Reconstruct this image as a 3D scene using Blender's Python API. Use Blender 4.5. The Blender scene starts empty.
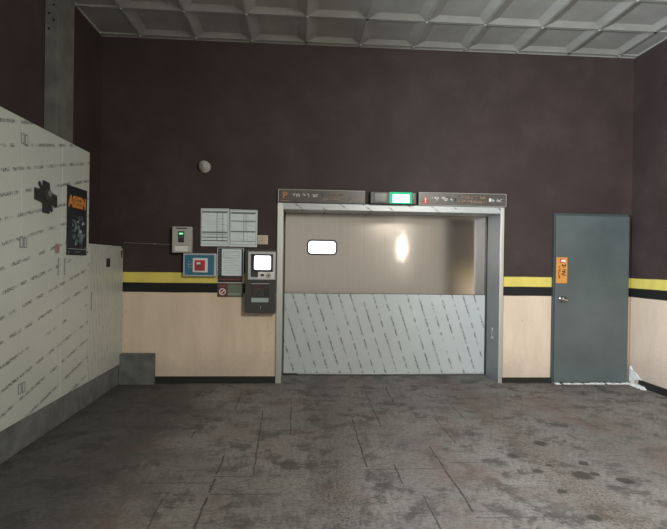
import bpy, bmesh, math, random
from mathutils import Vector, Matrix
random.seed(7)
S = bpy.context.scene
COL = S.collection
V = Vector

# ------------------------------------------------------------------ materials
def new_mat(name):
    m = bpy.data.materials.new(name); m.use_nodes = True
    nt = m.node_tree
    return m, nt, nt.nodes['Principled BSDF']

def N(nt, t, **kw):
    n = nt.nodes.new(t)
    for k, v in kw.items():
        if k in n.inputs: n.inputs[k].default_value = v
        else: setattr(n, k, v)
    return n

def L(nt, a, b): nt.links.new(a, b)

def math_n(nt, op, a, b=None, c=None, clamp=False):
    n = nt.nodes.new('ShaderNodeMath'); n.operation = op; n.use_clamp = clamp
    for i, x in enumerate((a, b, c)):
        if x is None: continue
        if isinstance(x, (int, float)): n.inputs[i].default_value = x
        else: L(nt, x, n.inputs[i])
    return n.outputs[0]

def mixc(nt, f, a, b):
    n = nt.nodes.new('ShaderNodeMix'); n.data_type = 'RGBA'
    for idx, x in ((0, f), (6, a), (7, b)):
        if isinstance(x, (int, float)): n.inputs[idx].default_value = x
        elif isinstance(x, tuple): n.inputs[idx].default_value = (*x, 1) if len(x) == 3 else x
        else: L(nt, x, n.inputs[idx])
    return n.outputs[2]

def posn(nt): return nt.nodes.new('ShaderNodeNewGeometry').outputs['Position']

def sep(nt, v):
    n = nt.nodes.new('ShaderNodeSeparateXYZ'); L(nt, v, n.inputs[0]); return n.outputs

def noise(nt, vec, scale, detail=4, rough=.55, stretch=None):
    if stretch:
        mp = N(nt, 'ShaderNodeMapping'); mp.inputs['Scale'].default_value = stretch
        L(nt, vec, mp.inputs['Vector']); vec = mp.outputs[0]
    n = N(nt, 'ShaderNodeTexNoise', Scale=scale, Detail=detail, Roughness=rough)
    L(nt, vec, n.inputs['Vector']); return n.outputs['Fac']

def rng(nt, v, a, b, c=0., d=1.):
    n = N(nt, 'ShaderNodeMapRange'); L(nt, v, n.inputs[0])
    for i, x in enumerate((a, b, c, d)): n.inputs[i + 1].default_value = x
    return n.outputs[0]

def step(nt, v, t, w=.002): return rng(nt, v, t - w, t + w)

def bump(nt, b, h, strength=.3, dist=.01):
    n = N(nt, 'ShaderNodeBump', Strength=strength, Distance=dist)
    L(nt, h, n.inputs['Height']); L(nt, n.outputs[0], b.inputs['Normal'])

def plain(name, col, rough=.6, metal=0., vary=.12, scale=9., spec=.5):
    """paint / plastic / paper with a slight mottling"""
    m, nt, b = new_mat(name)
    f = noise(nt, posn(nt), scale)
    c = mixc(nt, rng(nt, f, .3, .7), tuple(x * (1 - vary) for x in col), tuple(min(1, x * (1 + vary)) for x in col))
    L(nt, c, b.inputs['Base Color'])
    b.inputs['Roughness'].default_value = rough; b.inputs['Metallic'].default_value = metal
    b.inputs['Specular IOR Level'].default_value = spec
    return m

def glow(name, col, strength):
    m, nt, b = new_mat(name)
    b.inputs['Base Color'].default_value = (*col, 1)
    b.inputs['Emission Color'].default_value = (*col, 1)
    b.inputs['Emission Strength'].default_value = strength
    return m

def wall_mat():
    m, nt, b = new_mat('banded_wall_paint')
    p = posn(nt); s = sep(nt, p)
    wob = math_n(nt, 'MULTIPLY', math_n(nt, 'SUBTRACT', noise(nt, p, 3.), .5), .012)
    z = math_n(nt, 'ADD', s[2], wob)
    n1 = noise(nt, p, 1.6, 6)
    n2 = noise(nt, p, 5., 6, .65, (1, 1, .22))
    n3 = noise(nt, p, 26., 4, .6)
    beige = mixc(nt, rng(nt, n2, .35, .75), (.73, .605, .48), (.60, .485, .375))
    beige = mixc(nt, math_n(nt, 'MULTIPLY', math_n(nt, 'MULTIPLY', step(nt, n3, .665, .03), rng(nt, n1, .48, .62)), .5), beige, (.26, .20, .15))
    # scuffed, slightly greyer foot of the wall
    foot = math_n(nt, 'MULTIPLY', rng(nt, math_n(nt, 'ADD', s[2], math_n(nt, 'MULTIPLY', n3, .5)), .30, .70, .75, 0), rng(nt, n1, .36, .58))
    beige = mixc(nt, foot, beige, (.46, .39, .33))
    maroon = mixc(nt, rng(nt, n1, .35, .7), (.041, .0285, .0280), (.055, .0395, .039))
    chalk = math_n(nt, 'MULTIPLY', rng(nt, noise(nt, p, 2.3, 8, .7), .50, .75), .11)
    maroon = mixc(nt, chalk, maroon, (.20, .16, .155))
    yellow = mixc(nt, rng(nt, n2, .3, .75), (.74, .65, .15), (.62, .49, .12))
    black = (.013, .015, .014)
    c = mixc(nt, step(nt, z, 1.085, .003), beige, black)
    c = mixc(nt, step(nt, z, 1.200, .003), c, yellow)
    c = mixc(nt, step(nt, z, 1.322, .003), c, maroon)
    L(nt, c, b.inputs['Base Color'])
    b.inputs['Roughness'].default_value = .62
    b.inputs['Specular IOR Level'].default_value = .25
    bump(nt, b, n3, .12, .01)
    return m

def floor_mat():
    m, nt, b = new_mat('worn_concrete_floor')
    p = posn(nt); sp = sep(nt, p)
    big = noise(nt, p, .9, 5, .6); mid = noise(nt, p, 4.2, 8, .72); fine = noise(nt, p, 34., 5, .7)
    sm = noise(nt, p, 11., 6, .7); speck = noise(nt, p, 62., 3, .6)
    c = mixc(nt, rng(nt, big, .35, .66), (.185, .180, .168), (.250, .244, .229))
    # trodden-in dirt: broken dark patches
    patch = math_n(nt, 'MULTIPLY', rng(nt, math_n(nt, 'ADD', math_n(nt, 'MULTIPLY', mid, .62), math_n(nt, 'MULTIPLY', sm, .38)), .49, .545), rng(nt, noise(nt, p, 1.7, 4), .30, .56))
    c = mixc(nt, math_n(nt, 'MULTIPLY', patch, .85), c, (.062, .060, .055))
    c = mixc(nt, math_n(nt, 'MULTIPLY', rng(nt, fine, .47, .58), .55), c, (.080, .077, .070))
    c = mixc(nt, math_n(nt, 'MULTIPLY', rng(nt, sm, .54, .62), .34), c, (.26, .255, .24))
    # reddish paint wear
    red = math_n(nt, 'MULTIPLY', rng(nt, noise(nt, p, 1.25, 5, .65, (1, .7, 1)), .50, .66), .60)
    c = mixc(nt, red, c, (.165, .112, .103))
    # two tracks of rusty grit left by wheels
    for x0, slope, w, col in ((1.86, -.03, .26, (.105, .078, .060)), (.24, .0, .22, (.070, .064, .056))):
        d = math_n(nt, 'ABSOLUTE', math_n(nt, 'SUBTRACT', math_n(nt, 'ADD', sp[0], math_n(nt, 'MULTIPLY', math_n(nt, 'SUBTRACT', mid, .5), .5)), x0))
        tr = rng(nt, d, 0., w, 1, 0)
        c = mixc(nt, math_n(nt, 'MULTIPLY', tr, .30), c, tuple(k * 1.5 for k in col))
        c = mixc(nt, math_n(nt, 'MULTIPLY', math_n(nt, 'MULTIPLY', tr, rng(nt, speck, .52, .60)), .85), c, tuple(k * .55 for k in col))
    # oil drips
    spots = None
    for x, y, r in ((2.0, 4.12, .085), (1.66, 3.85, .075), (1.72, 3.57, .06), (2.0, 3.48, .11), (2.10, 3.50, .05), (1.72, 3.24, .05), (2.25, 3.38, .08), (1.74, 2.89, .07), (2.13, 3.69, .06), (1.85, 3.66, .04)):
        dv = nt.nodes.new('ShaderNodeVectorMath'); dv.operation = 'DISTANCE'; L(nt, p, dv.inputs[0]); dv.inputs[1].default_value = (x, y, 0)
        q = rng(nt, math_n(nt, 'ADD', dv.outputs['Value'], math_n(nt, 'MULTIPLY', math_n(nt, 'SUBTRACT', sm, .5), .12)), r * .50, r * .82, .8, 0)
        spots = q if spots is None else math_n(nt, 'MAXIMUM', spots, q)
    c = mixc(nt, spots, c, (.036, .034, .030))
    # grime along the kerb, deepened by shade painted into the floor colour
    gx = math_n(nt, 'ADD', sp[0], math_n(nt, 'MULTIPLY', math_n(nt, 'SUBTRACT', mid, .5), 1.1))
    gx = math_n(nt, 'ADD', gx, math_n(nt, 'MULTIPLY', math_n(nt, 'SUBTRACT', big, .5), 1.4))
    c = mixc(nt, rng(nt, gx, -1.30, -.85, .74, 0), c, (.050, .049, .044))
    L(nt, c, b.inputs['Base Color'])
    L(nt, rng(nt, mid, .3, .7, .6, .85), b.inputs['Roughness'])
    b.inputs['Specular IOR Level'].default_value = .25
    bump(nt, b, math_n(nt, 'ADD', fine, sm), .3, .01)
    return m

def film_mat(name, axis_u, ang, pitch, dash, base, ink=(.07, .08, .09), rough=.42, thick=.10, seed=0., amount=.85):
    """protective film printed with slanted lines of small lettering. axis_u: 0 = world X, 1 = world Y; v = world Z"""
    m, nt, b = new_mat(name)
    p = posn(nt); s = sep(nt, p)
    u, v = s[axis_u], s[2]
    ca, sa = math.cos(ang), math.sin(ang)
    along = math_n(nt, 'ADD', math_n(nt, 'MULTIPLY', u, ca), math_n(nt, 'MULTIPLY', v, sa))
    across = math_n(nt, 'SUBTRACT', math_n(nt, 'MULTIPLY', v, ca), math_n(nt, 'MULTIPLY', u, sa))
    q = math_n(nt, 'DIVIDE', math_n(nt, 'ADD', across, 40. + seed), pitch)
    row = math_n(nt, 'FLOOR', q); fr = math_n(nt, 'FRACT', q)
    inrow = math_n(nt, 'LESS_THAN', math_n(nt, 'ABSOLUTE', math_n(nt, 'SUBTRACT', fr, .5)), thick)
    cmb = N(nt, 'ShaderNodeCombineXYZ')
    L(nt, math_n(nt, 'DIVIDE', along, dash), cmb.inputs[0]); L(nt, math_n(nt, 'MULTIPLY', row, 7.31), cmb.inputs[1])
    words = N(nt, 'ShaderNodeTexNoise', Scale=1., Detail=1.); L(nt, cmb.outputs[0], words.inputs['Vector'])
    cm2 = N(nt, 'ShaderNodeCombineXYZ')
    L(nt, math_n(nt, 'DIVIDE', along, dash * .13), cm2.inputs[0]); L(nt, math_n(nt, 'DIVIDE', across, pitch * .10), cm2.inputs[1])
    letters = N(nt, 'ShaderNodeTexNoise', Scale=1., Detail=2.); L(nt, cm2.outputs[0], letters.inputs['Vector'])
    k = math_n(nt, 'MULTIPLY', inrow, rng(nt, words.outputs['Fac'], .40, .56))
    k = math_n(nt, 'MULTIPLY', k, rng(nt, letters.outputs['Fac'], .40, .54))
    k = math_n(nt, 'MULTIPLY', k, amount)
    f = noise(nt, p, 2.2, 5)
    c = mixc(nt, rng(nt, f, .35, .65), tuple(x * .93 for x in base), base)
    c = mixc(nt, k, c, ink)
    L(nt, c, b.inputs['Base Color'])
    b.inputs['Roughness'].default_value = rough
    b.inputs['Metallic'].default_value = .15
    bump(nt, b, noise(nt, p, 6., 3, .5), .06, .02)
    return m

def steel_mat(name, col, rough, stretch, aniso=0., rot=0.):
    m, nt, b = new_mat(name)
    p = posn(nt)
    f = noise(nt, p, 40., 4, .6, stretch)
    g = noise(nt, p, 1.7, 3, .5)
    c = mixc(nt, rng(nt, f, .3, .7), tuple(x * .92 for x in col), col)
    L(nt, c, b.inputs['Base Color'])
    b.inputs['Metallic'].default_value = .95
    L(nt, rng(nt, g, .3, .7, rough * .9, rough * 1.12), b.inputs['Roughness'])
    if aniso:
        b.inputs['Anisotropic'].default_value = aniso; b.inputs['Anisotropic Rotation'].default_value = rot
        t = N(nt, 'ShaderNodeTangent'); t.direction_type = 'RADIAL'; t.axis = 'Z'
        L(nt, t.outputs[0], b.inputs['Tangent'])
    return m

M = {}
M['wall'] = wall_mat()
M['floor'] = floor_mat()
M['ceiling'] = plain('pressed_metal_ceiling', (.50, .515, .48), .42, .0, .12, 4.)
M['ceiling_edge'] = plain('ceiling_ridge_metal', (.62, .65, .63), .30, .2, .08)
M['film_blue'] = film_mat('film_on_lift_leaf', 0, math.radians(-72), .143, .085, (.60, .655, .675), ink=(.05, .06, .07), seed=.3, thick=.075, rough=.34)
M['film_header'] = film_mat('film_on_lift_header', 0, math.radians(-35), .16, .10, (.50, .54, .54), ink=(.05, .06, .07), seed=.1, thick=.055, rough=.34)
M['film_grey'] = film_mat('film_on_tall_cabinet', 1, math.radians(12.5), .170, .10, (.60, .635, .60), ink=(.09, .10, .095), thick=.075, amount=.9)
M['film_streak'] = film_mat('film_on_low_cabinet', 1, math.radians(-80), .085, .09, (.57, .595, .56), ink=(.15, .16, .15), thick=.08, amount=.7)
M['film_plain'] = plain('plain_film', (.50, .525, .50), .45, 0, .05)
M['steel_door'] = steel_mat('brushed_steel_leaf', (.62, .56, .50), .125, (1, 1, .02), .6, .25)
M['steel'] = steel_mat('brushed_steel_frame', (.66, .67, .65), .48, (1, 1, .03))
M['reveal'] = plain('dull_steel_reveal', (.225, .24, .24), .5, .2, .06, 5.)
M['chrome'] = plain('chrome', (.75, .75, .74), .18, 1., .05)
M['concrete'] = plain('kerb_concrete', (.125, .132, .125), .85, 0, .3, 7.)
M['black'] = plain('black_paint', (.012, .013, .012), .6)
M['rubber'] = plain('dark_rubber', (.022, .027, .03), .5)
M['column'] = plain('galvanised_column', (.16, .17, .15), .55, .2, .25, 6.)
M['door'] = plain('grey_green_door_paint', (.088, .112, .114), .42, 0, .16, 2.2)
M['door_frame'] = plain('dark_door_frame', (.05, .068, .07), .45)
M['plaster'] = plain('white_plaster', (.74, .77, .77), .9, 0, .2, 40.)
M['sign'] = plain('dark_sign_acrylic', (.085, .078, .072), .3, 0, .2, 5.)
M['white'] = plain('white_plastic', (.72, .72, .70), .5, 0, .05)
M['paper'] = plain('white_paper', (.68, .765, .80), .7, 0, .05)
M['ink'] = plain('grey_ink', (.17, .19, .20), .8)
M['dark_ink'] = plain('black_ink', (.03, .03, .032), .8)
M['cable_grey'] = plain('grey_cable', (.20, .20, .19), .6)
M['grey_box'] = plain('grey_enamel', (.42, .41, .385), .45, 0, .05)
M['orange'] = plain('orange_print', (.72, .22, .045), .5)
M['dull_orange'] = plain('dull_orange_print', (.46, .19, .07), .5)
M['poster_orange'] = plain('poster_orange_ink', (.56, .20, .045), .6, 0, .45, 45.)
M['orange_sheet'] = plain('orange_vinyl', (.60, .265, .055), .5, 0, .06)
M['red'] = plain('red_print', (.50, .035, .04), .5)
M['dull_red'] = plain('dull_red_print', (.24, .055, .055), .5)
M['faded_red_sign'] = plain('warning_triangle_red', (.42, .06, .055), .5)
M['pale_red'] = plain('pale_red_print', (.36, .21, .20), .6)
M['faded_red'] = plain('faded_red_print', (.26, .095, .075), .5)
M['maroon_sheet'] = plain('maroon_vinyl', (.12, .035, .035), .5)
M['tan_print'] = plain('tan_print', (.40, .24, .14), .5)
M['blue'] = plain('blue_enamel', (.035, .16, .27), .4, 0, .08)
M['aluminium'] = plain('aluminium', (.55, .58, .60), .35, .5, .06)
M['kiosk'] = plain('dark_grey_kiosk_enamel', (.050, .049, .045), .45, 0, .1)
M['kiosk_dark'] = plain('kiosk_dark_plate', (.030, .028, .027), .4)
M['green_print'] = plain('grey_green_print', (.15, .19, .14), .6)
M['blue_grey'] = plain('blue_grey_print', (.10, .16, .19), .6)
M['pale_print'] = plain('pale_blue_print', (.34, .42, .44), .6)
M['poster'] = plain('black_poster_paper', (.016, .018, .019), .45)
M['beige_note'] = plain('beige_note', (.62, .50, .42), .7)
M['groove'] = plain('worn_floor_joint', (.085, .082, .075), .9, 0, .4, 30.)
M['groove'].node_tree.nodes['Principled BSDF'].inputs['Specular IOR Level'].default_value = .1
M['screen'] = glow('lit_screen', (.93, .97, 1.), 3.0)
M['pane'] = glow('lit_window_pane', (.97, .99, 1.), 3.0)
M['led_core'] = glow('green_led_core', (.55, 1., .80), 4.5)
M['led_panel'] = glow('green_led_panel', (.0, .42, .20), .42)
M['led_lcd'] = glow('green_lcd', (.25, .80, .45), .9)
M['dark_green'] = plain('dark_green_plastic', (.02, .09, .045), .4)
M['smoke_plastic'] = plain('smoked_plastic', (.035, .045, .045), .25)

# ------------------------------------------------------------------ mesh helpers
class MB:
    """collects shapes into one mesh. Frame: o + u*U + v*W + n*Nn"""
    def __init__(self, o=(0, 0, 0), U=(1, 0, 0), W=(0, 0, 1), Nn=(0, -1, 0)):
        self.bm = bmesh.new(); self.o, self.U, self.W, self.N = V(o), V(U), V(W), V(Nn); self.mats = []
    def mi(self, m):
        if m not in self.mats: self.mats.append(m)
        return self.mats.index(m)
    def P(self, u, v, n): return self.o + self.U * u + self.W * v + self.N * n
    def box(self, u0, v0, u1, v1, n0, n1, mat, bev=0., seg=2, rot=0.):
        t = bmesh.new(); cu, cv = (u0 + u1) / 2, (v0 + v1) / 2; c, s = math.cos(rot), math.sin(rot)
        vs = []
        for n in (n0, n1):
            for u, v in ((u0, v0), (u1, v0), (u1, v1), (u0, v1)):
                du, dv = u - cu, v - cv
                vs.append(t.verts.new(self.P(cu + c * du - s * dv, cv + s * du + c * dv, n)))
        for f in ((3, 2, 1, 0), (4, 5, 6, 7), (0, 1, 5, 4), (1, 2, 6, 5), (2, 3, 7, 6), (3, 0, 4, 7)):
            t.faces.new([vs[i] for i in f])
        if bev: bmesh.ops.bevel(t, geom=t.edges[:], offset=bev, segments=seg, affect='EDGES', profile=.5)
        self._add(t, mat)
    def prism(self, pts, n0, n1, mat, bev=0., seg=2):
        t = bmesh.new()
        a = [t.verts.new(self.P(u, v, n0)) for u, v in pts]; b = [t.verts.new(self.P(u, v, n1)) for u, v in pts]
        k = len(pts)
        t.faces.new(a[::-1]); top = t.faces.new(b)
        for i in range(k): t.faces.new((a[i], a[(i + 1) % k], b[(i + 1) % k], b[i]))
        if bev: bmesh.ops.bevel(t, geom=list(top.edges), offset=bev, segments=seg, affect='EDGES')
        self._add(t, mat)
    def disc(self, u, v, r, n0, n1, mat, bev=0., seg=28, ru=None):
        ru = ru or r
        self.prism([(u + ru * math.cos(6.28318 * i / seg), v + r * math.sin(6.28318 * i / seg)) for i in range(seg)], n0, n1, mat, bev)
    def ring(self, outer, inner, n0, n1, mat):
        """frame between two loops with equal vertex counts"""
        t = bmesh.new(); k = len(outer)
        q = [[t.verts.new(self.P(u, v, n)) for u, v in lp] for lp in (outer, inner) for n in (n0, n1)]
        o0, o1, i0, i1 = q
        for i in range(k):
            j = (i + 1) % k
            t.faces.new((o1[i], o1[j], i1[j], i1[i])); t.faces.new((o0[j], o0[i], i0[i], i0[j]))
            t.faces.new((o0[i], o0[j], o1[j], o1[i])); t.faces.new((i0[j], i0[i], i1[i], i1[j]))
        self._add(t, mat)
    def frame(self, u0, v0, u1, v1, w, n0, n1, mat):
        self.ring([(u0, v0), (u1, v0), (u1, v1), (u0, v1)], [(u0 + w, v0 + w), (u1 - w, v0 + w), (u1 - w, v1 - w), (u0 + w, v1 - w)], n0, n1, mat)
    def tube(self, pts, r, mat, seg=8):
        t = bmesh.new(); pts = [V(p) for p in pts]; rings = []
        for i, p in enumerate(pts):
            d = (pts[min(i + 1, len(pts) - 1)] - pts[max(i - 1, 0)]).normalized()
            a = d.orthogonal().normalized() if abs(d.z) > .9 else d.cross(V((0, 0, 1))).normalized()
            b2 = d.cross(a)
            rings.append([t.verts.new(p + a * r * math.cos(6.28318 * k / seg) + b2 * r * math.sin(6.28318 * k / seg)) for k in range(seg)])
        for A, B in zip(rings, rings[1:]):
            for k in range(seg): t.faces.new((A[k], A[(k + 1) % seg], B[(k + 1) % seg], B[k]))
        t.faces.new(rings[0][::-1]); t.faces.new(rings[-1])
        self._add(t, mat)
    def text(self, s, u, v, size, n0, depth, mat, squash=1., align='CENTER', bold=0.):
        cu = bpy.data.curves.new('lettering', 'FONT'); cu.body = s; cu.size = size; cu.align_x = align; cu.align_y = 'CENTER'
        cu.extrude = depth / 2; cu.offset = bold
        o = bpy.data.objects.new('lettering', cu); COL.objects.link(o)
        dg = bpy.context.evaluated_depsgraph_get(); dg.update()
        me = bpy.data.meshes.new_from_object(o.evaluated_get(dg))
        t = bmesh.new(); t.from_mesh(me)
        for vt in t.verts: vt.co = self.P(u + vt.co.x * squash, v + vt.co.y, n0 + depth / 2 + vt.co.z)
        bpy.data.objects.remove(o); bpy.data.curves.remove(cu); bpy.data.meshes.remove(me)
        self._add(t, mat)
    def scrawl(self, u0, u1, v, h, n0, mat, rnd, gap=.25, words=1, bw=.14, d=.001):
        """a run of block-built syllables too small to read"""
        w = h * .95; u = u0
        while u + w <= u1 + 1e-6:
            b = h * bw
            for k in range(rnd.choice((3, 4, 4))):
                if rnd.random() < .5:
                    y = v + rnd.choice((-.4, 0., .4)) * h; a = u + rnd.choice((0, .3)) * w
                    self.box(a, y - b / 2, min(u + w, a + rnd.uniform(.45, .9) * w), y + b / 2, n0, n0 + d, mat)
                else:
                    x = u + rnd.choice((.12, .5, .88)) * w
                    y0 = v - h * rnd.choice((.5, .1)); self.box(x - b / 2, y0, x + b / 2, min(v + h * .5, y0 + h * rnd.uniform(.5, 1.)), n0, n0 + d, mat)
            u += w * (1 + gap)
    def _add(self, t, mat):
        i = self.mi(mat)
        bmesh.ops.recalc_face_normals(t, faces=t.faces[:])
        for f in t.faces: f.material_index = i
        me = bpy.data.meshes.new('tmp'); t.to_mesh(me); t.free()
        self.bm.from_mesh(me); bpy.data.meshes.remove(me)
    def build(self, name, parent=None, smooth=False):
        lo = V([min(v.co[i] for v in self.bm.verts) for i in range(3)]); hi = V([max(v.co[i] for v in self.bm.verts) for i in range(3)])
        c = (lo + hi) / 2; c.z = lo.z
        bmesh.ops.translate(self.bm, verts=self.bm.verts, vec=-c)
        me = bpy.data.meshes.new(name); self.bm.to_mesh(me); self.bm.free()
        for m in self.mats: me.materials.append(m if not isinstance(m, str) else M[m])
        if smooth:
            for p in me.polygons: p.use_smooth = True
        o = bpy.data.objects.new(name, me); COL.objects.link(o)
        if parent:
            o.parent = parent
            w = WORLD[parent.name]
            o.location = c - w; WORLD[o.name] = c
        else:
            o.location = c; WORLD[o.name] = c
        return o
WORLD = {}

def tag(o, label, cat, group=None):
    o['label'] = label; o['category'] = cat
    if group: o['group'] = group
    return o

def thing(name, loc, label, cat, group=None):
    o = bpy.data.objects.new(name, None); COL.objects.link(o); o.location = loc; o.empty_display_size = .1
    WORLD[o.name] = V(loc)
    if label: tag(o, label, cat, group)
    return o

def struct(o):
    o['kind'] = 'structure'; return o

def rrect(u0, v0, u1, v1, r, seg=5):
    pts = []
    for cx, cy, a0 in ((u1 - r, v1 - r, 0), (u0 + r, v1 - r, 90), (u0 + r, v0 + r, 180), (u1 - r, v0 + r, 270)):
        for i in range(seg + 1):
            a = math.radians(a0 + 90 * i / seg); pts.append((cx + r * math.cos(a), cy + r * math.sin(a)))
    return pts

# ------------------------------------------------------------------ dimensions
H = 1.471          # eye height
YB = 6.25          # back wall
XL, XR = -2.365, 4.18
HC = 4.10          # ceiling ridges
YN = -1.6          # front edge of the covered bay
FRX0, FRX1, FRZ = -.278, 2.525, 2.182
OPX0, OPX1, OPZ = -.207, 2.478, 2.103
YL = 6.70          # lift leaves
BACK = dict(o=(0, YB, 0))                                  # frame on the back wall, n towards the room
XC = -2.09                                                 # cabinet fronts
SIDE = dict(o=(XC, 0, 0), U=(0, 1, 0), W=(0, 0, 1), Nn=(1, 0, 0))

# ------------------------------------------------------------------ the setting
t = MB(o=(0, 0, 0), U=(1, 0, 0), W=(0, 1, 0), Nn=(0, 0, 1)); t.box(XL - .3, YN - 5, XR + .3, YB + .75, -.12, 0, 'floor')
GROOVES = [(-.63, 5.82, -.62, 5.15, .9), (-.88, 4.83, -.88, 4.31, .9), (-.34, 5.07, -.30, 3.55, 1), (-.07, 5.44, -.06, 4.40, .9), (-.55, 3.93, -.56, 2.60, 1.3), (-.82, 3.21, -.81, 2.5, 1), (-1.03, 3.45, -.56, 3.44, .7), (-.58, 3.54, -.11, 3.54, .7), (-.58, 5.12, -.35, 5.14, .5), (-.55, 3.27, -.10, 3.26, .6), (-.29, 4.39, .09, 4.40, .4), (.51, 4.81, .50, 3.67, 1), (.76, 5.74, .75, 4.58, 1), (1.03, 6.02, 1.01, 5.37, 1), (.71, 3.72, .70, 3.39, 1), (1.06, 4.08, 1.05, 2.99, 1.3), (.80, 3.21, .80, 2.5, 1), (1.60, 5.54, 1.58, 4.70, .7), (1.30, 4.79, 1.30, 4.15, .8), (.49, 3.63, 1.05, 3.63, .6), (1.04, 3.74, 1.49, 3.73, .7), (.44, 4.51, .98, 4.50, .4), (.59, 6.02, 1.83, 6.09, .4), (1.04, 2.915, 1.53, 2.91, .7), (2.28, 3.83, 2.70, 3.85, .5)]
rg = random.Random(9)
for x0, y0, x1, y1, wd in GROOVES:            # worn joint lines, each a broken run of short dark strokes
    d = V((x1 - x0, y1 - y0)); n_ = max(3, int(d.length / .07)); pr = V((-d.y, d.x)).normalized()
    pts = [V((x0, y0)) + d * (k / n_) + pr * rg.uniform(-.004, .004) for k in range(n_ + 1)]; hw = [rg.uniform(.5, 1.) * .0065 * wd for k in pts]
    for k in range(n_):
        if rg.random() < .05: continue
        q = [pts[k] + pr * hw[k], pts[k] - pr * hw[k], pts[k + 1] - pr * hw[k + 1], pts[k + 1] + pr * hw[k + 1]]
        t.prism([(v.x, v.y) for v in q], 0, .0008, 'groove')
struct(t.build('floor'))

t = MB(**BACK)
t.box(XL - .2, 0, FRX0 + .03, 4.30, -.75, 0, 'wall'); t.box(FRX1 - .03, 0, XR + .2, 4.30, -.75, 0, 'wall')
t.box(FRX0 + .03, FRZ - .03, FRX1 - .03, 4.30, -.75, 0, 'wall'); t.box(FRX0 + .03, 0, FRX1 - .03, FRZ - .03, -.75, -.60, 'wall')
struct(t.build('wall_back'))
t = MB(o=(XL, 0, 0), U=(0, 1, 0), Nn=(1, 0, 0)); t.box(YN, 0, YB, 4.30, -.2, 0, 'wall'); struct(t.build('wall_left'))
t = MB(o=(XR, 0, 0), U=(0, 1, 0), Nn=(-1, 0, 0)); t.box(-1.2, 0, YB, 4.30, -.2, 0, 'wall'); struct(t.build('wall_right'))

# coffered metal ceiling: ridges on a .65 m grid, bevelled pans between
def ceiling():
    bm = bmesh.new(); pitch = .65; g = .010; ins = .10; dz = .028
    xs = [XL] + [-1.9075 + i * pitch for i in range(10)] + [XR]
    ys = [6.18 - j * pitch for j in range(13)]; ys = [YB] + [y for y in ys if y > YN]
    rid = set()
    def quad(p, mi):
        f = bm.faces.new([bm.verts.new(q) for q in p]); f.material_index = mi
    for i in range(len(xs) - 1):
        for j in range(len(ys) - 1):
            x0, x1, y1, y0 = xs[i], xs[i + 1], ys[j], ys[j + 1]
            z = HC
            gx0 = x0 + (g if i else 0); gx1 = x1 - (g if i < len(xs) - 2 else 0); gy0, gy1 = y0 + g, y1 - (g if j else 0)
            # ridge strips
            quad([(gx1, y0, z - .004), (x1, y0, z - .004), (x1, y1, z - .004), (gx1, y1, z - .004)], 1)
            quad([(x0, y0, z - .004), (gx0, y0, z - .004), (gx0, y1, z - .004), (x0, y1, z - .004)], 1)
            quad([(gx0, y0, z - .004), (gx1, y0, z - .004), (gx1, gy0, z - .004), (gx0, gy0, z - .004)], 1)
            quad([(gx0, gy1, z - .004), (gx1, gy1, z - .004), (gx1, y1, z - .004), (gx0, y1, z - .004)], 1)
            if x1 - x0 < .5 or y1 - y0 < .3:
                k = .02; e = .01
            else:
                k = ins; e = dz
            o = [(gx0, gy0), (gx1, gy0), (gx1, gy1), (gx0, gy1)]
            n = [(gx0 + k, gy0 + k), (gx1 - k, gy0 + k), (gx1 - k, gy1 - k), (gx0 + k, gy1 - k)]
            for a in range(4):
                b2 = (a + 1) % 4
                quad([(*o[a], z), (*o[b2], z), (*n[b2], z + e), (*n[a], z + e)], 0)
            quad([(*q, z + e) for q in n], 0)
    # slab above, so the ceiling has a body
    for zz in (HC + .30,):
        quad([(XL - .2, YN, zz), (XR + .2, YN, zz), (XR + .2, YB + .7, zz), (XL - .2, YB + .7, zz)], 0)
    # fixing rivets at the ridge crossings
    for i in range(1, len(xs) - 1):
        for j in range(1, len(ys)):
            mi = 2 if (i * 7 + j * 3) % 5 == 1 else 1
            c = V((xs[i], ys[j], HC - .004)); r = .018
            ring = [c + V((r * math.cos(a * .7854), r * math.sin(a * .7854), 0)) for a in range(8)]
            tip = c - V((0, 0, .012))
            for a in range(8): quad([ring[a], ring[(a + 1) % 8], tip], mi)
    bmesh.ops.remove_doubles(bm, verts=bm.verts, dist=1e-5)
    bmesh.ops.recalc_face_normals(bm, faces=bm.faces[:])
    me = bpy.data.meshes.new('ceiling'); bm.to_mesh(me); bm.free()
    for k in ('ceiling', 'ceiling_edge', 'black'): me.materials.append(M[k])
    o = bpy.data.objects.new('ceiling', me); COL.objects.link(o); struct(o)
ceiling()

# skirting
t = MB(**BACK); t.box(-1.698, 0, FRX0, .083, 0, .012, 'black', .003); struct(t.build('baseboard_back'))
t = MB(**BACK); t.box(FRX1 + .002, 0, 3.165, .068, 0, .012, 'black', .003); struct(t.build('baseboard_centre'))
t = MB(o=(XR, 0, 0), U=(0, 1, 0), Nn=(-1, 0, 0)); t.box(-1.2, 0, 6.05, .085, 0, .014, 'black', .003); struct(t.build('baseboard_right'))

# concrete kerb carrying the cabinets and its return block
t = MB(o=(0, 0, 0), U=(0, 1, 0), Nn=(1, 0, 0))
t.box(1.6, 0, YB, .232, XL, XC - .012, 'concrete', .008); struct(t.build('trim_1'))
t = MB(o=(0, 0, 0)); t.box(XC - .011, 0, -1.700, .362, -YB, -YB + .09, 'concrete', .006)
struct(t.build('trim_2'))

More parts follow.
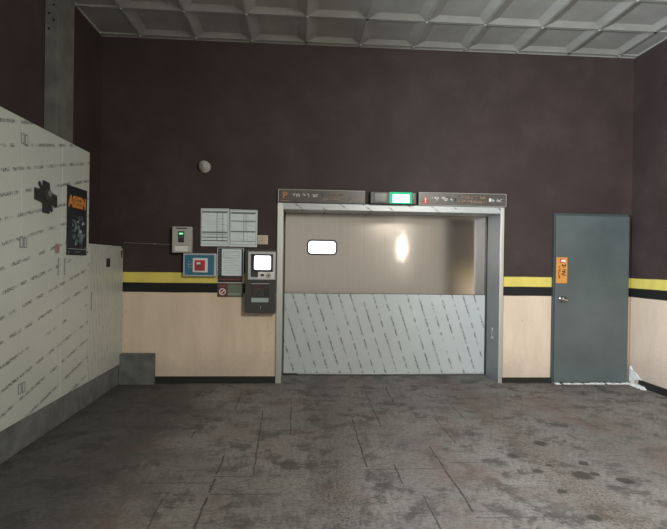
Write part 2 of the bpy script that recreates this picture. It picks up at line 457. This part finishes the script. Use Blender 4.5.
# galvanised column standing against the left wall, its front flange bolted
t = thing('steel_column', (-2.31, 5.07, 0), 'grey galvanised steel column rising behind the tall cabinet to the ceiling', 'column')
b = MB(o=(0, 4.90, 0)); b.box(-2.362, .24, -2.255, HC - .01, -.35, 0, 'column', .004); b.build('post', t)
b = MB(o=(0, 4.90, 0)); b.box(-2.362, .24, -2.251, HC - .012, .0005, .010, 'column', .002); b.build('flange', t)
for k, (u, z) in enumerate([(-2.325, 3.98), (-2.285, 3.93), (-2.325, 3.86), (-2.285, 3.80), (-2.325, 3.72), (-2.285, 3.66), (-2.325, 3.58)]):
    b = MB(o=(0, 4.90, 0)); b.disc(u, z, .010, .0105, .018, 'black', .002, 8); b.build('bolt', t)

# ------------------------------------------------------------------ lift door
lift = thing('lift_door', ((OPX0 + OPX1) / 2, YB, 0), 'wide stainless steel car lift door with a small lit window in its upper leaf', 'lift door')
b = MB(**BACK); b.box(FRX0, 0, OPX0, FRZ, -.42, .0, 'reveal', .003); b.box(FRX0, 0, OPX0, FRZ, 0.0002, .022, 'steel', .004); b.build('jamb', lift)
b = MB(**BACK); b.box(OPX1, 0, FRX1, FRZ, -.42, .0, 'reveal', .003); b.box(OPX1, 0, FRX1, FRZ, 0.0002, .022, 'steel', .004); b.build('jamb', lift)
b = MB(**BACK); b.box(OPX0 + .001, OPZ, OPX1 - .001, FRZ, -.42, .024, 'film_header', .004); b.build('header', lift)
# guides: dark slots where the leaves run behind the jambs
for x0, x1 in ((OPX0 - .02, OPX0 + .014), (OPX1 - .014, OPX1 + .02)):
    b = MB(**BACK); b.box(x0, 0.012, x1, OPZ + .06, -.446, -.422, 'rubber'); b.build('guide', lift)
# upper leaf with hole for the window
wu0, wv0, wu1, wv1 = .100, 1.575, .472, 1.752
b = MB(o=(0, YL, 0))
outer = rrect(OPX0 - .02, 1.069, OPX1 + .02, OPZ + .10, .001); inner = rrect(wu0, wv0, wu1, wv1, .048)
b.ring(outer, inner, -.04, 0, 'steel_door')
up = b.build('upper_leaf', lift)
b = MB(o=(0, YL, 0)); b.ring(rrect(wu0 - .012, wv0 - .012, wu1 + .012, wv1 + .012, .058), rrect(wu0 + .008, wv0 + .008, wu1 - .008, wv1 - .008, .042), -.03, .009, 'rubber'); b.build('window_gasket', up)
b = MB(o=(0, YL, 0)); b.prism(rrect(wu0 + .004, wv0 + .004, wu1 - .004, wv1 - .004, .032), -.020, -.010, 'pane'); b.build('window_pane', up)
b = MB(o=(0, YL, 0)); b.box(OPX0 - .02, .022, OPX1 + .02, 1.062, -.04, .004, 'film_blue', .003); lo = b.build('lower_leaf', lift)
lo['label'] = 'lower leaf still covered in printed protective film'
b = MB(o=(0, YL, 0)); b.box(OPX0 - .02, 1.0622, OPX1 + .02, 1.0688, -.04, -.006, 'rubber'); b.build('seal', lift)
b = MB(o=(0, YL, 0)); b.box(OPX0 + .001, 0, OPX1 - .001, .012, -.04, .02, 'rubber', .003)
b.box(OPX0 + .20, .0125, OPX1 - .001, .020, .004, .016, 'aluminium', .002); b.build('sill', lift)
# little lock plate on the right reveal
b = MB(o=(OPX1, 0, 0), U=(0, 1, 0), Nn=(-1, 0, 0)); b.box(6.42, .52, 6.47, .66, 0, .003, 'chrome', .001); lp = b.build('lock_plate', lift)
b = MB(o=(OPX1, 0, 0), U=(0, 1, 0), Nn=(-1, 0, 0)); b.box(6.437, .55, 6.453, .63, .0031, .005, 'rubber'); b.build('keyhole', lp)

# ------------------------------------------------------------------ header signs
rnd = random.Random(3)
t = thing('sign_board', (.25, YB - .03, 2.184), 'dark strip sign with orange P emblem above the left half of the lift door', 'sign', 'strip signs above the lift door')
b = MB(**BACK); b.box(-.276, 2.184, .783, 2.343, .001, .045, 'sign', .004); b.build('board', t)
b = MB(**BACK); b.box(-.272, 2.187, -.266, 2.340, .0452, .049, 'aluminium'); b.box(-.265, 2.336, .780, 2.342, .0452, .049, 'grey_box'); b.build('edging', t)
b = MB(**BACK); b.text('P', -.190, 2.268, .110, .0455, .003, 'dull_orange', 1.05, bold=.003); b.box(-.235, 2.201, -.14, 2.208, .0455, .0475, 'tan_print'); b.build('emblem', t)
b = MB(**BACK)
for a, c in ((-.092, -.005), (.022, .110), (.135, .215)): b.scrawl(a, c, 2.272, .038, .0455, 'white', rnd, .12, bw=.2)
b.scrawl(.25, .54, 2.282, .036, .0455, 'faded_red', rnd, .12, bw=.2); b.scrawl(.25, .76, 2.228, .028, .0455, 'tan_print', rnd, .12, bw=.2)
b.build('lettering', t)

t = thing('sign_board', (1.98, YB - .03, 2.184), 'dark strip sign with red warning triangle above the right half of the lift door', 'sign', 'strip signs above the lift door')
b = MB(**BACK); b.box(1.438, 2.184, 2.535, 2.343, .001, .045, 'sign', .004); b.build('board', t)
b = MB(**BACK); b.frame(1.438, 2.184, 2.535, 2.343, .005, .0452, .049, 'grey_box'); b.build('edging', t)
b = MB(**BACK); b.prism([(1.468, 2.205), (1.575, 2.205), (1.5215, 2.310)], .0455, .049, 'faded_red_sign'); b.text('!', 1.5215, 2.244, .082, .0492, .002, 'white', 1.1, bold=.003); b.build('emblem', t)
b = MB(**BACK)
for a, c in ((1.60, 1.70), (1.725, 1.90)): b.scrawl(a, c, 2.268, .044, .0455, 'white', rnd, .06, bw=.2)
b.scrawl(1.93, 2.28, 2.295, .030, .0455, 'tan_print', rnd, .08, bw=.2); b.scrawl(1.93, 2.30, 2.240, .030, .0455, 'tan_print', rnd, .08, bw=.2)
b.box(2.315, 2.245, 2.345, 2.285, .0455, .0475, 'white'); b.scrawl(2.355, 2.505, 2.262, .032, .0455, 'white', rnd, .12, bw=.22)
b.build('lettering', t)

t = thing('signal_box', (1.12, YB - .05, 2.184), 'black signal lamp box glowing green over the middle of the lift door', 'signal lamp')
b = MB(**BACK); b.box(.836, 2.184, 1.405, 2.338, .001, .085, 'kiosk_dark', .010); b.build('housing', t)
b = MB(**BACK); b.box(.884, 2.205, 1.040, 2.318, .0852, .090, 'smoke_plastic', .004); d = b.build('dark_lens', t); d['label'] = 'unlit grey left lens'
b = MB(**BACK); b.box(1.070, 2.192, 1.345, 2.332, .0852, .089, 'led_panel', .003); b.box(1.362, 2.250, 1.369, 2.322, .0852, .089, 'led_panel'); g = b.build('green_lens', t)
b = MB(**BACK); b.box(1.112, 2.208, 1.310, 2.302, .0892, .092, 'led_core', .003); b.build('lit_symbol', g)

# ------------------------------------------------------------------ steel door in the right corner
door = thing('door_1', (3.66, YB - .05, 0), None, None); struct(door)
DX0, DX1, DZ = 3.148, 4.108, 2.122
b = MB(**BACK)
b.box(DX0, 0.022, DX0 + .035, DZ, .001, .055, 'door_frame', .004); b.box(DX1 - .030, 0.022, DX1, DZ, .001, .055, 'door_frame', .004); b.box(DX0 + .035, DZ - .035, DX1 - .03, DZ, .001, .055, 'door_frame', .003)
b.build('door_frame', door)
b = MB(**BACK); b.box(DX0 + .012, .026, DX1 - .006, DZ - .030, .0552, .085, 'door', .006); leaf = b.build('door_leaf', door)
b = MB(**BACK); b.disc(3.232, 1.060, .034, .0852, .094, 'chrome', .004); b.disc(3.232, 1.060, .013, .094, .130, 'chrome', 0); b.disc(3.232, 1.06, .029, .130, .165, 'chrome', .010)
b.box(3.257, 1.035, 3.307, 1.062, .094, .120, 'chrome', .008, 3, -.25)
b.build('door_handle', leaf, True)
r2 = random.Random(5)
b = MB(**BACK)
for k in range(46):
    u = DX0 + .03 + k * .0207; h = r2.uniform(.006, .020)
    if k in (3, 4, 17, 30, 31): continue
    b.box(u, 0, u + .024, h, .030 + r2.uniform(0, .02), .090 + r2.uniform(0, .012), 'plaster', .002)
b.build('threshold', door)
# plaster daub where the door meets the right wall
b = MB(o=(XR, 0, 0), U=(0, 1, 0), Nn=(-1, 0, 0))
b.prism([(6.24, .02), (6.24, .21), (6.21, .22), (6.17, .17), (6.10, .145), (6.03, .10), (5.98, .09), (6.06, .075), (6.13, .07), (6.15, .02)], .0005, .016, 'plaster', .004)
b.prism([(6.14, .0), (6.14, .03), (6.03, .028), (5.93, .022), (5.90, .0)], .016, .06, 'plaster', .006)
for k in range(9):
    b.box(5.85 + k * .03, 0, 5.868 + k * .03 + r2.uniform(0, .01), r2.uniform(.006, .016), .03 + r2.uniform(0, .03), .075 + r2.uniform(0, .02), 'plaster', .002)
struct(b.build('trim_3'))

t = thing('warning_sticker', (3.285, YB - .086, 1.257), 'orange upright sticker on the upper left of the grey door', 'sticker')
b = MB(o=(-.052, YB, -.004)); b.box(3.214, 1.257, 3.357, 1.578, .0852, .0868, 'orange_sheet', .0005); b.build('sheet', t)
b = MB(o=(-.052, YB, -.004)); b.box(3.262, 1.508, 3.318, 1.560, .087, .0876, 'red', .0002); b.box(3.276, 1.519, 3.330, 1.548, .0877, .0882, 'white'); b.build('emblem', t)
b = MB(o=(-.052, YB, -.004), U=(0, 0, -1), W=(1, 0, 0))
b.scrawl(-1.495, -1.325, 3.312, .048, .087, 'dark_ink', rnd, .08, bw=.24); b.scrawl(-1.47, -1.30, 3.255, .026, .087, 'dull_red', rnd, .1, bw=.22); b.build('lettering', t)

# ------------------------------------------------------------------ wall clutter left of the lift
# grey breaker box
t = thing('meter_box', (-1.40, YB - .04, 1.556), 'small grey wall box with a green display, left of the paper timetables', 'wall box')
b = MB(**BACK); b.box(-1.505, 1.560, -1.280, 1.868, .001, .085, 'grey_box', .007); b.build('housing', t)
b = MB(**BACK); b.box(-1.437, 1.740, -1.362, 1.813, .0852, .091, 'dark_green', .003); dd = b.build('display', t)
b = MB(**BACK); b.box(-1.422, 1.774, -1.377, 1.793, .0912, .0925, 'led_lcd'); b.build('digits', dd)
b = MB(**BACK); b.box(-1.434, 1.680, -1.365, 1.738, .0852, .090, 'kiosk_dark', .003); b.build('keypad', t)
b = MB(**BACK); b.box(-1.462, 1.840, -1.335, 1.853, .0852, .087, 'kiosk_dark'); b.build('vent', t)
b = MB(**BACK); b.box(-1.470, 1.576, -1.318, 1.640, .0852, .0866, 'white'); b.box(-1.470, 1.645, -1.318, 1.651, .0852, .0866, 'ink'); b.build('paper_label', t)
# conduit feeding it
b = MB(); b.tube([(-2.08, YB - .012, 1.668), (-1.9, YB - .012, 1.664), (-1.72, YB - .014, 1.660), (-1.506, YB - .016, 1.655)], .0036, 'cable_grey')
b.box(-1.735, 1.650, -1.715, 1.672, -YB + .0005, -YB + .025, 'cable_grey', .003)
tag(b.build('wall_cable'), 'thin pale cable running along the dark wall into the grey box', 'cable')

# two timetable sheets
def sheet(u0, v0, u1, v1, tilt, rows, label, cols):
    t = thing('notice_sheet', ((u0 + u1) / 2, YB - .004, v0), label, 'notice', 'paper timetables above the control box')
    b = MB(**BACK); b.box(u0 + .004, v0 - .004, u1 + .002, v1 - .004, .001, .006, 'paper', .001, 1, tilt); b.build('paper', t)
    b = MB(**BACK); w = u1 - u0; h = v1 - v0
    for f, th in rows: b.box(u0 + .02, v0 + f * h - th / 2, u1 - .02, v0 + f * h + th / 2, .0062, .0068, 'ink', 0, 1, tilt)
    for f, f0, f1 in cols: b.box(u0 + f * w - .003, v0 + f0 * h, u0 + f * w + .003, v0 + f1 * h, .0069, .0074, 'ink')
    b.frame(u0 + .012, v0 + .02, u1 - .012, v1 - .012, .004, .0062, .0068, 'ink')
    for k in range(11):
        y = v0 + (.12 + k * .075) * h
        b.scrawl(u0 + w * (.58 if k % 3 else .62), u0 + w * (.70 if k % 2 else .9), y, .010, .0062, 'ink', rnd, .3)
        if k % 2: b.scrawl(u0 + .05, u0 + w * .5, y, .008, .0062, 'pale_print', rnd, .4)
    b.build('table', t)
sheet(-1.192, 1.648, -.856, 2.100, .006, [(.90, .022), (.36, .018), (.31, .006), (.23, .012), (.14, .014)], 'left white timetable sheet on the dark wall, beside the grey box', [(.58, .12, .9), (.78, .12, .9)])
sheet(-.852, 1.646, -.520, 2.092, -.004, [(.90, .022), (.68, .012), (.40, .016), (.14, .006)], 'right white timetable sheet on the dark wall, above the lit terminal', [(.52, .12, .9), (.6, .4, .9)])
t = thing('note', (-.452, YB - .003, 1.677), 'small beige note stuck at the lower right of the timetable sheets', 'note')
b = MB(**BACK); b.box(-.514, 1.677, -.388, 1.786, .001, .004, 'beige_note', .0006); b.build('paper', t)
b = MB(**BACK)
for k in range(4): b.scrawl(-.50, -.405, 1.765 - k * .022, .012, .0042, 'ink' if k % 2 else 'dull_red', rnd, .3)
b.build('lettering', t)

# blue box with red push button
t = thing('alarm_box', (-1.20, YB - .04, 1.285), 'blue wall box with a red square button, overlapping the yellow stripe', 'alarm box')
b = MB(o=(.014, YB, -.004)); b.box(-1.394, 1.285, -1.008, 1.560, .001, .060, 'aluminium', .005); b.build('frame', t)
b = MB(o=(.014, YB, -.004)); b.box(-1.372, 1.303, -1.030, 1.540, .0602, .068, 'blue', .003); p_ = b.build('panel', t)
b = MB(o=(.014, YB, -.004)); b.scrawl(-1.338, -1.285, 1.43, .022, .0682, 'white', rnd, .1); b.scrawl(-1.338, -1.285, 1.395, .016, .0682, 'white', rnd, .1); b.scrawl(-1.33, -1.29, 1.46, .014, .0682, 'white', rnd, .1); b.build('lettering', p_)
b = MB(o=(.014, YB, -.004)); b.box(-1.278, 1.333, -1.103, 1.503, .0682, .088, 'white', .006); bt = b.build('button_plate', t)
b = MB(o=(.014, YB, -.004)); b.box(-1.250, 1.355, -1.130, 1.478, .0882, .100, 'red', .006); b.disc(-1.19, 1.40, .036, .1002, .108, 'dull_red', .004); b.disc(-1.205, 1.440, .016, .1002, .107, 'white', .003, 16, .024); b.build('button', bt)  # small white disc is a highlight modelled onto the red button

# bordered notice and the small warning sign under it
t = thing('notice_board', (-.82, YB - .006, 1.210), 'grey instruction notice with black border between the blue box and the lit terminal', 'notice')
b = MB(**BACK); b.box(-.990, 1.202, -.672, 1.628, .001, .008, 'aluminium', .001); b.build('backing', t)
b = MB(**BACK); b.box(-.980, 1.214, -.684, 1.620, .0082, .0090, 'poster'); b.build('border', t)
b = MB(**BACK); b.box(-.935, 1.292, -.700, 1.612, .0092, .0100, 'paper'); pp = b.build('sheet', t)
b = MB(**BACK); b.frame(-.915, 1.505, -.730, 1.585, .003, .0102, .0107, 'ink')
for k in range(9): b.scrawl(-.905, -.72 if k % 2 else -.78, 1.565 - k * .030, .010, .0102, 'ink', rnd, .3)
b.build('lettering', pp)
b = MB(**BACK)
for k in range(11): b.box(-.976 + (k % 2) * .012, 1.30 + k * .028, -.955 + (k % 2) * .012, 1.314 + k * .028, .0092, .0098, 'ink')
b.scrawl(-.965, -.70, 1.272, .020, .0092, 'ink', rnd, .1); b.box(-.975, 1.245, -.69, 1.256, .0092, .0098, 'dull_red'); b.scrawl(-.965, -.70, 1.232, .016, .0092, 'dull_red', rnd, .1); b.build('trim_print', t)

t = thing('warning_sign', (-.825, YB - .004, 1.036), 'small dark red sign with a white prohibition circle under the bordered notice', 'sign')
b = MB(**BACK); b.box(-.984, 1.036, -.674, 1.196, .001, .006, 'maroon_sheet', .001); b.build('plate', t)
b = MB(**BACK); b.box(-.860, 1.044, -.682, 1.188, .0062, .0068, 'green_print')
b.build('panel', t)
b = MB(**BACK); b.disc(-.922, 1.100, .041, .0062, .0070, 'white'); b.disc(-.922, 1.100, .030, .0072, .0076, 'dull_red'); b.box(-.955, 1.094, -.889, 1.106, .0078, .0082, 'white', 0, 1, .7); b.build('emblem', t)
b = MB(**BACK); b.scrawl(-.955, -.88, 1.170, .018, .0062, 'tan_print', rnd, .1)
for k in range(4): b.scrawl(-.85, -.70, 1.17 - k * .032, .016, .0070, 'paper' if k == 3 else 'ink', rnd, .2)
b.build('lettering', t)

# ticket terminal
t = thing('control_terminal', (-.465, YB - .06, .860), 'dark grey wall terminal with a glowing screen beside the left lift jamb', 'terminal')
b = MB(o=(.012, YB, -.004)); b.box(-.656, .860, -.294, 1.618, .001, .110, 'kiosk', .006); b.build('housing', t)
b = MB(o=(.012, YB, -.004)); b.box(-.648, 1.232, -.300, 1.238, .1102, .1115, 'kiosk_dark'); b.build('seam', t)
b = MB(o=(.012, YB, -.004)); b.frame(-.622, 1.258, -.300, 1.590, .030, .1102, .118, 'aluminium'); b.box(-.592, 1.282, -.330, 1.568, .1102, .113, 'kiosk', .001); b.build('bezel', t)
b = MB(o=(.012, YB, -.004)); b.box(-.572, 1.352, -.338, 1.562, .1132, .119, 'rubber', .004); s_ = b.build('screen_surround', t)
b = MB(o=(.012, YB, -.004)); b.prism(rrect(-.550, 1.376, -.356, 1.540, .018), .1192, .1215, 'screen'); b.build('screen', s_)
b = MB(o=(.012, YB, -.004)); b.box(-.505, 1.266, -.318, 1.350, .1182, .124, 'white', .003); r_ = b.build('card_reader', t)
b = MB(o=(.012, YB, -.004)); b.box(-.472, 1.298, -.434, 1.325, .1242, .128, 'rubber', .002); b.build('slot', r_)
b = MB(o=(.012, YB, -.004)); b.disc(-.378, 1.308, .032, .1242, .140, 'grey_box', .006); b.disc(-.378, 1.308, .010, .1402, .146, 'rubber'); b.build('knob', r_)
b = MB(o=(.012, YB, -.004)); b.box(-.580, 1.055, -.370, 1.215, .1102, .114, 'kiosk_dark', .001); q_ = b.build('instruction_plate', t)
b = MB(o=(.012, YB, -.004)); b.box(-.580, 1.205, -.370, 1.213, .1142, .1148, 'grey_box')
for k in range(5): b.scrawl(-.56, -.39 if k < 2 else -.43, 1.180 - k * .026, .016, .1142, 'dull_red' if k < 2 else 'ink', rnd, .2)
b.build('lettering', q_)
b = MB(o=(.012, YB, -.004)); b.box(-.580, .990, -.378, 1.040, .1102, .113, 'pale_print', .001); b.build('white_label', t)
b = MB(o=(.012, YB, -.004)); b.box(-.472, .915, -.464, .945, .1102, .116, 'chrome', .001); b.build('lock', t)

# round cap high on the wall
t = thing('wall_detector', (-1.155, YB - .03, 2.53), 'round pale detector mounted high on the dark back wall', 'detector')
b = MB(**BACK); b.disc(-1.148, 2.590, .068, .001, .022, 'grey_box', .004, 32); b.build('base', t)
b = MB(**BACK); b.disc(-1.156, 2.598, .060, .0222, .062, 'grey_box', .016, 32); b.disc(-1.156, 2.598, .024, .0622, .068, 'grey_box', .004, 24); b.build('cap', t, True)

# ------------------------------------------------------------------ cabinets on the kerb
ZB = .233
def handle(par, u, z0, z1):
    b = MB(**SIDE); b.box(u - .020, z0, u + .020, z1, .0005, .004, 'film_plain', .001); h = b.build('handle', par)
    b = MB(**SIDE); b.box(u - .022, z0, u - .018, z1, .0005, .006, 'ink'); b.box(u - .020, z1 - .003, u + .02, z1 + .002, .0042, .006, 'ink'); b.build('grip_rim', h)
tall = thing('tall_cabinet', (XC - .13, 4.0, ZB), 'tall grey film-wrapped wall cabinet with a poster and a black cross on its doors', 'cabinet')
b = MB(**SIDE); b.box(2.55, ZB + .001, 5.248, 2.53, -.150, -.022, 'film_grey', .003); b.build('body', tall)
for i, (a, c) in enumerate(((2.555, 3.270), (3.276, 4.002), (4.007, 4.662), (4.667, 5.243))):
    b = MB(**SIDE); b.box(a, ZB + .010, c, 2.522, -.0215, 0, 'film_grey', .003); d = b.build('door', tall)
    if i == 2:
        handle(d, 4.618, 1.325, 1.470)
    elif i == 3:
        handle(d, 4.735, 1.325, 1.470)
    elif i == 1:
        pass
    if i == 2:
        for z in (.45, 1.55, 2.33):
            for k in (0, 1):
                b = MB(**SIDE); b.box(3.980 + k * .055, z, 4.018 + k * .055, z + .075, .0005, .006, 'film_plain', .001); b.frame(3.978 + k * .055, z - .002, 4.020 + k * .055, z + .077, .006, .006, .0075, 'ink'); b.build('hinge', d)
low = thing('low_cabinet', (XC - .13, 5.75, ZB), 'lower grey film-wrapped cabinet between the tall cabinet and the back wall', 'cabinet')
b = MB(**SIDE); b.box(5.252, ZB + .001, YB - .002, 1.625, -.268, -.022, 'film_streak', .003); b.build('body', low)
b = MB(**SIDE); b.box(5.262, ZB + .010, YB - .010, 1.595, -.0215, 0, 'film_streak', .003); d = b.build('door', low)
handle(d, 5.335, .955, 1.130)
b = MB(**SIDE); b.box(5.715, 1.385, 5.815, 1.480, .0005, .005, 'rubber', .001); b.build('vent', d)
b = MB(**SIDE); b.prism([(6.16, 1.565), (6.215, 1.585), (6.20, 1.49), (6.18, 1.49)], .0005, .004, 'rubber'); b.build('corner_tab', d)

# poster on the tall cabinet
t = thing('poster', (XC + .003, 4.99, 1.505), 'tall black poster with orange lettering on the tall cabinet', 'poster')
b = MB(**SIDE); b.box(4.752, 1.503, 5.185, 2.135, .0006, .003, 'poster', .0005); b.build('sheet', t)
b = MB(o=(XC, 0, 0), U=(0, 1, 0), W=(0, 0, 1), Nn=(1, 0, 0))
b.text('ASEEN', 4.970, 1.992, .135, .0032, .002, 'poster_orange', .95, bold=.008)
b.build('title', t)
b = MB(**SIDE); r3 = random.Random(11)
for k in range(46):
    u = 5.02 + r3.gauss(0, .075); v = 1.715 + r3.gauss(0, .085); a = r3.uniform(.008, .028)
    u = min(5.16, max(4.80, u)); v = min(1.86, max(1.57, v))
    b.box(u - a, v - a * r3.uniform(.3, .9), u + a, v + a * .6, .0031 + k * .00003, .0037 + k * .00003, r3.choice(('blue_grey', 'blue_grey', 'pale_print', 'green_print', 'ink')), 0, 1, r3.uniform(-1.2, 1.2))
for k in range(4): b.scrawl(4.86 + .0, 4.93, 1.83 - k * .05, .03, .0031, 'ink', rnd, .2)
b.build('figure', t)
b = MB(**SIDE); b.box(4.785, 1.558, 5.165, 1.563, .0031, .0037, 'pale_print'); b.scrawl(4.92, 5.05, 1.532, .014, .0031, 'pale_print', rnd, .2); b.scrawl(4.78, 4.83, 1.532, .016, .0031, 'pale_print', rnd, .2); b.scrawl(5.11, 5.16, 1.532, .016, .0031, 'pale_print', rnd, .2); b.build('credits', t)

# black cross emblem
t = thing('cross_emblem', (XC + .01, 4.36, 1.845), 'black cross-shaped metal emblem on the tall cabinet left of the poster', 'emblem')
b = MB(**SIDE)
a, w1, c, w2 = .182, .052, .128, .049; cu, cv = 4.365, 1.972
b.prism([(cu + x, cv + y) for x, y in ((-w1, -c), (w1, -c - .004), (w1, -w2), (a, -w2 - .012), (a, w2 - .014), (w1, w2), (w1 * .9, c - .004), (-w1, c + .004), (-w1, w2), (-a, w2 + .006), (-a, -w2 + .012), (-w1, -w2))], .0006, .014, 'kiosk_dark', .004)
b.build('plate', t)
for x, y, r in ((-.085, .075, .8), (.075, -.075, .8)):
    b = MB(**SIDE); b.box(cu + x - .045, cv + y - .016, cu + x + .045, cv + y + .016, .0008, .010, 'rubber', .002, 1, -r); b.build('diagonal_bar', t)
b = MB(**SIDE); b.disc(cu, cv + .015, .058, .0142, .03, 'kiosk', .008, 24, .062); b.disc(cu + .01, cv + .03, .026, .0302, .036, 'ink', .004, 16, .03); b.build('boss', t)
# faded red sticker mark by the handle
t = MB(**SIDE); t.prism([(4.575 + .045 * math.cos(i * .5236), 1.555 + .038 * math.sin(i * .5236) * (1 + .25 * (i % 3))) for i in range(12)], .0006, .0014, 'pale_red')
tag(t.build('round_sticker'), 'small faded red sticker on the tall cabinet, left of the poster foot', 'sticker')

# ------------------------------------------------------------------ light
w = bpy.data.worlds.new('overcast'); S.world = w; w.use_nodes = True
nt = w.node_tree; bg = nt.nodes['Background']
bg.inputs['Color'].default_value = (.96, .94, .86, 1); bg.inputs['Strength'].default_value = .50

def area(name, loc, target, sx, sy, power, col, spread=180):
    l = bpy.data.lights.new(name, 'AREA'); l.shape = 'RECTANGLE'; l.size = sx; l.size_y = sy; l.energy = power; l.color = col; l.spread = math.radians(spread)
    o = bpy.data.objects.new(name, l); COL.objects.link(o); o.location = loc
    o.rotation_euler = (V(target) - V(loc)).to_track_quat('-Z', 'Y').to_euler()
    return o
area('added_key_light', (-1.75, .9, 2.0), (4.2, 3.7, 2.2), 1.0, 1.2, 155, (.88, .93, 1.), 84)  # added key inside the bay at the left, brightens the right-hand corner
area('added_overhead_fill', (2.35, .5, 3.9), (1.2, 5.0, .4), .5, 1.2, 185, (1., .95, .84), 150)  # added overhead fill for cabinets and side walls, no known fixture
area('lane_lamp', (3.2, -2.6, 1.95), (1.6, 6.7, 1.6), .06, .12, 3, (1., .97, .92), 180)

# ------------------------------------------------------------------ camera
cam = bpy.data.cameras.new('camera'); co = bpy.data.objects.new('camera', cam); COL.objects.link(co); S.camera = co
yaw, pitch, roll, f = 6.53522902e-02, -4.21904755e-03, 1.41574475e-02, 514.23
r = V((math.cos(yaw), -math.sin(yaw), 0)); fw = V((math.sin(yaw), math.cos(yaw), 0)); up_ = V((0, 0, 1))
f2 = fw * math.cos(pitch) + up_ * math.sin(pitch); u2 = up_ * math.cos(pitch) - fw * math.sin(pitch)
r3_ = r * math.cos(roll) + u2 * math.sin(roll); u3 = u2 * math.cos(roll) - r * math.sin(roll)
mt = Matrix((r3_, u3, -f2)).transposed().to_4x4(); mt.translation = (0, 0, H); co.matrix_world = mt
cam.sensor_fit = 'HORIZONTAL'; cam.sensor_width = 36; cam.lens = f / 667 * 36; cam.clip_start = .05

S.view_settings.view_transform = 'Standard'; S.view_settings.look = 'None'; S.view_settings.exposure = 0; S.view_settings.gamma = 1
S.view_settings.use_curve_mapping = False
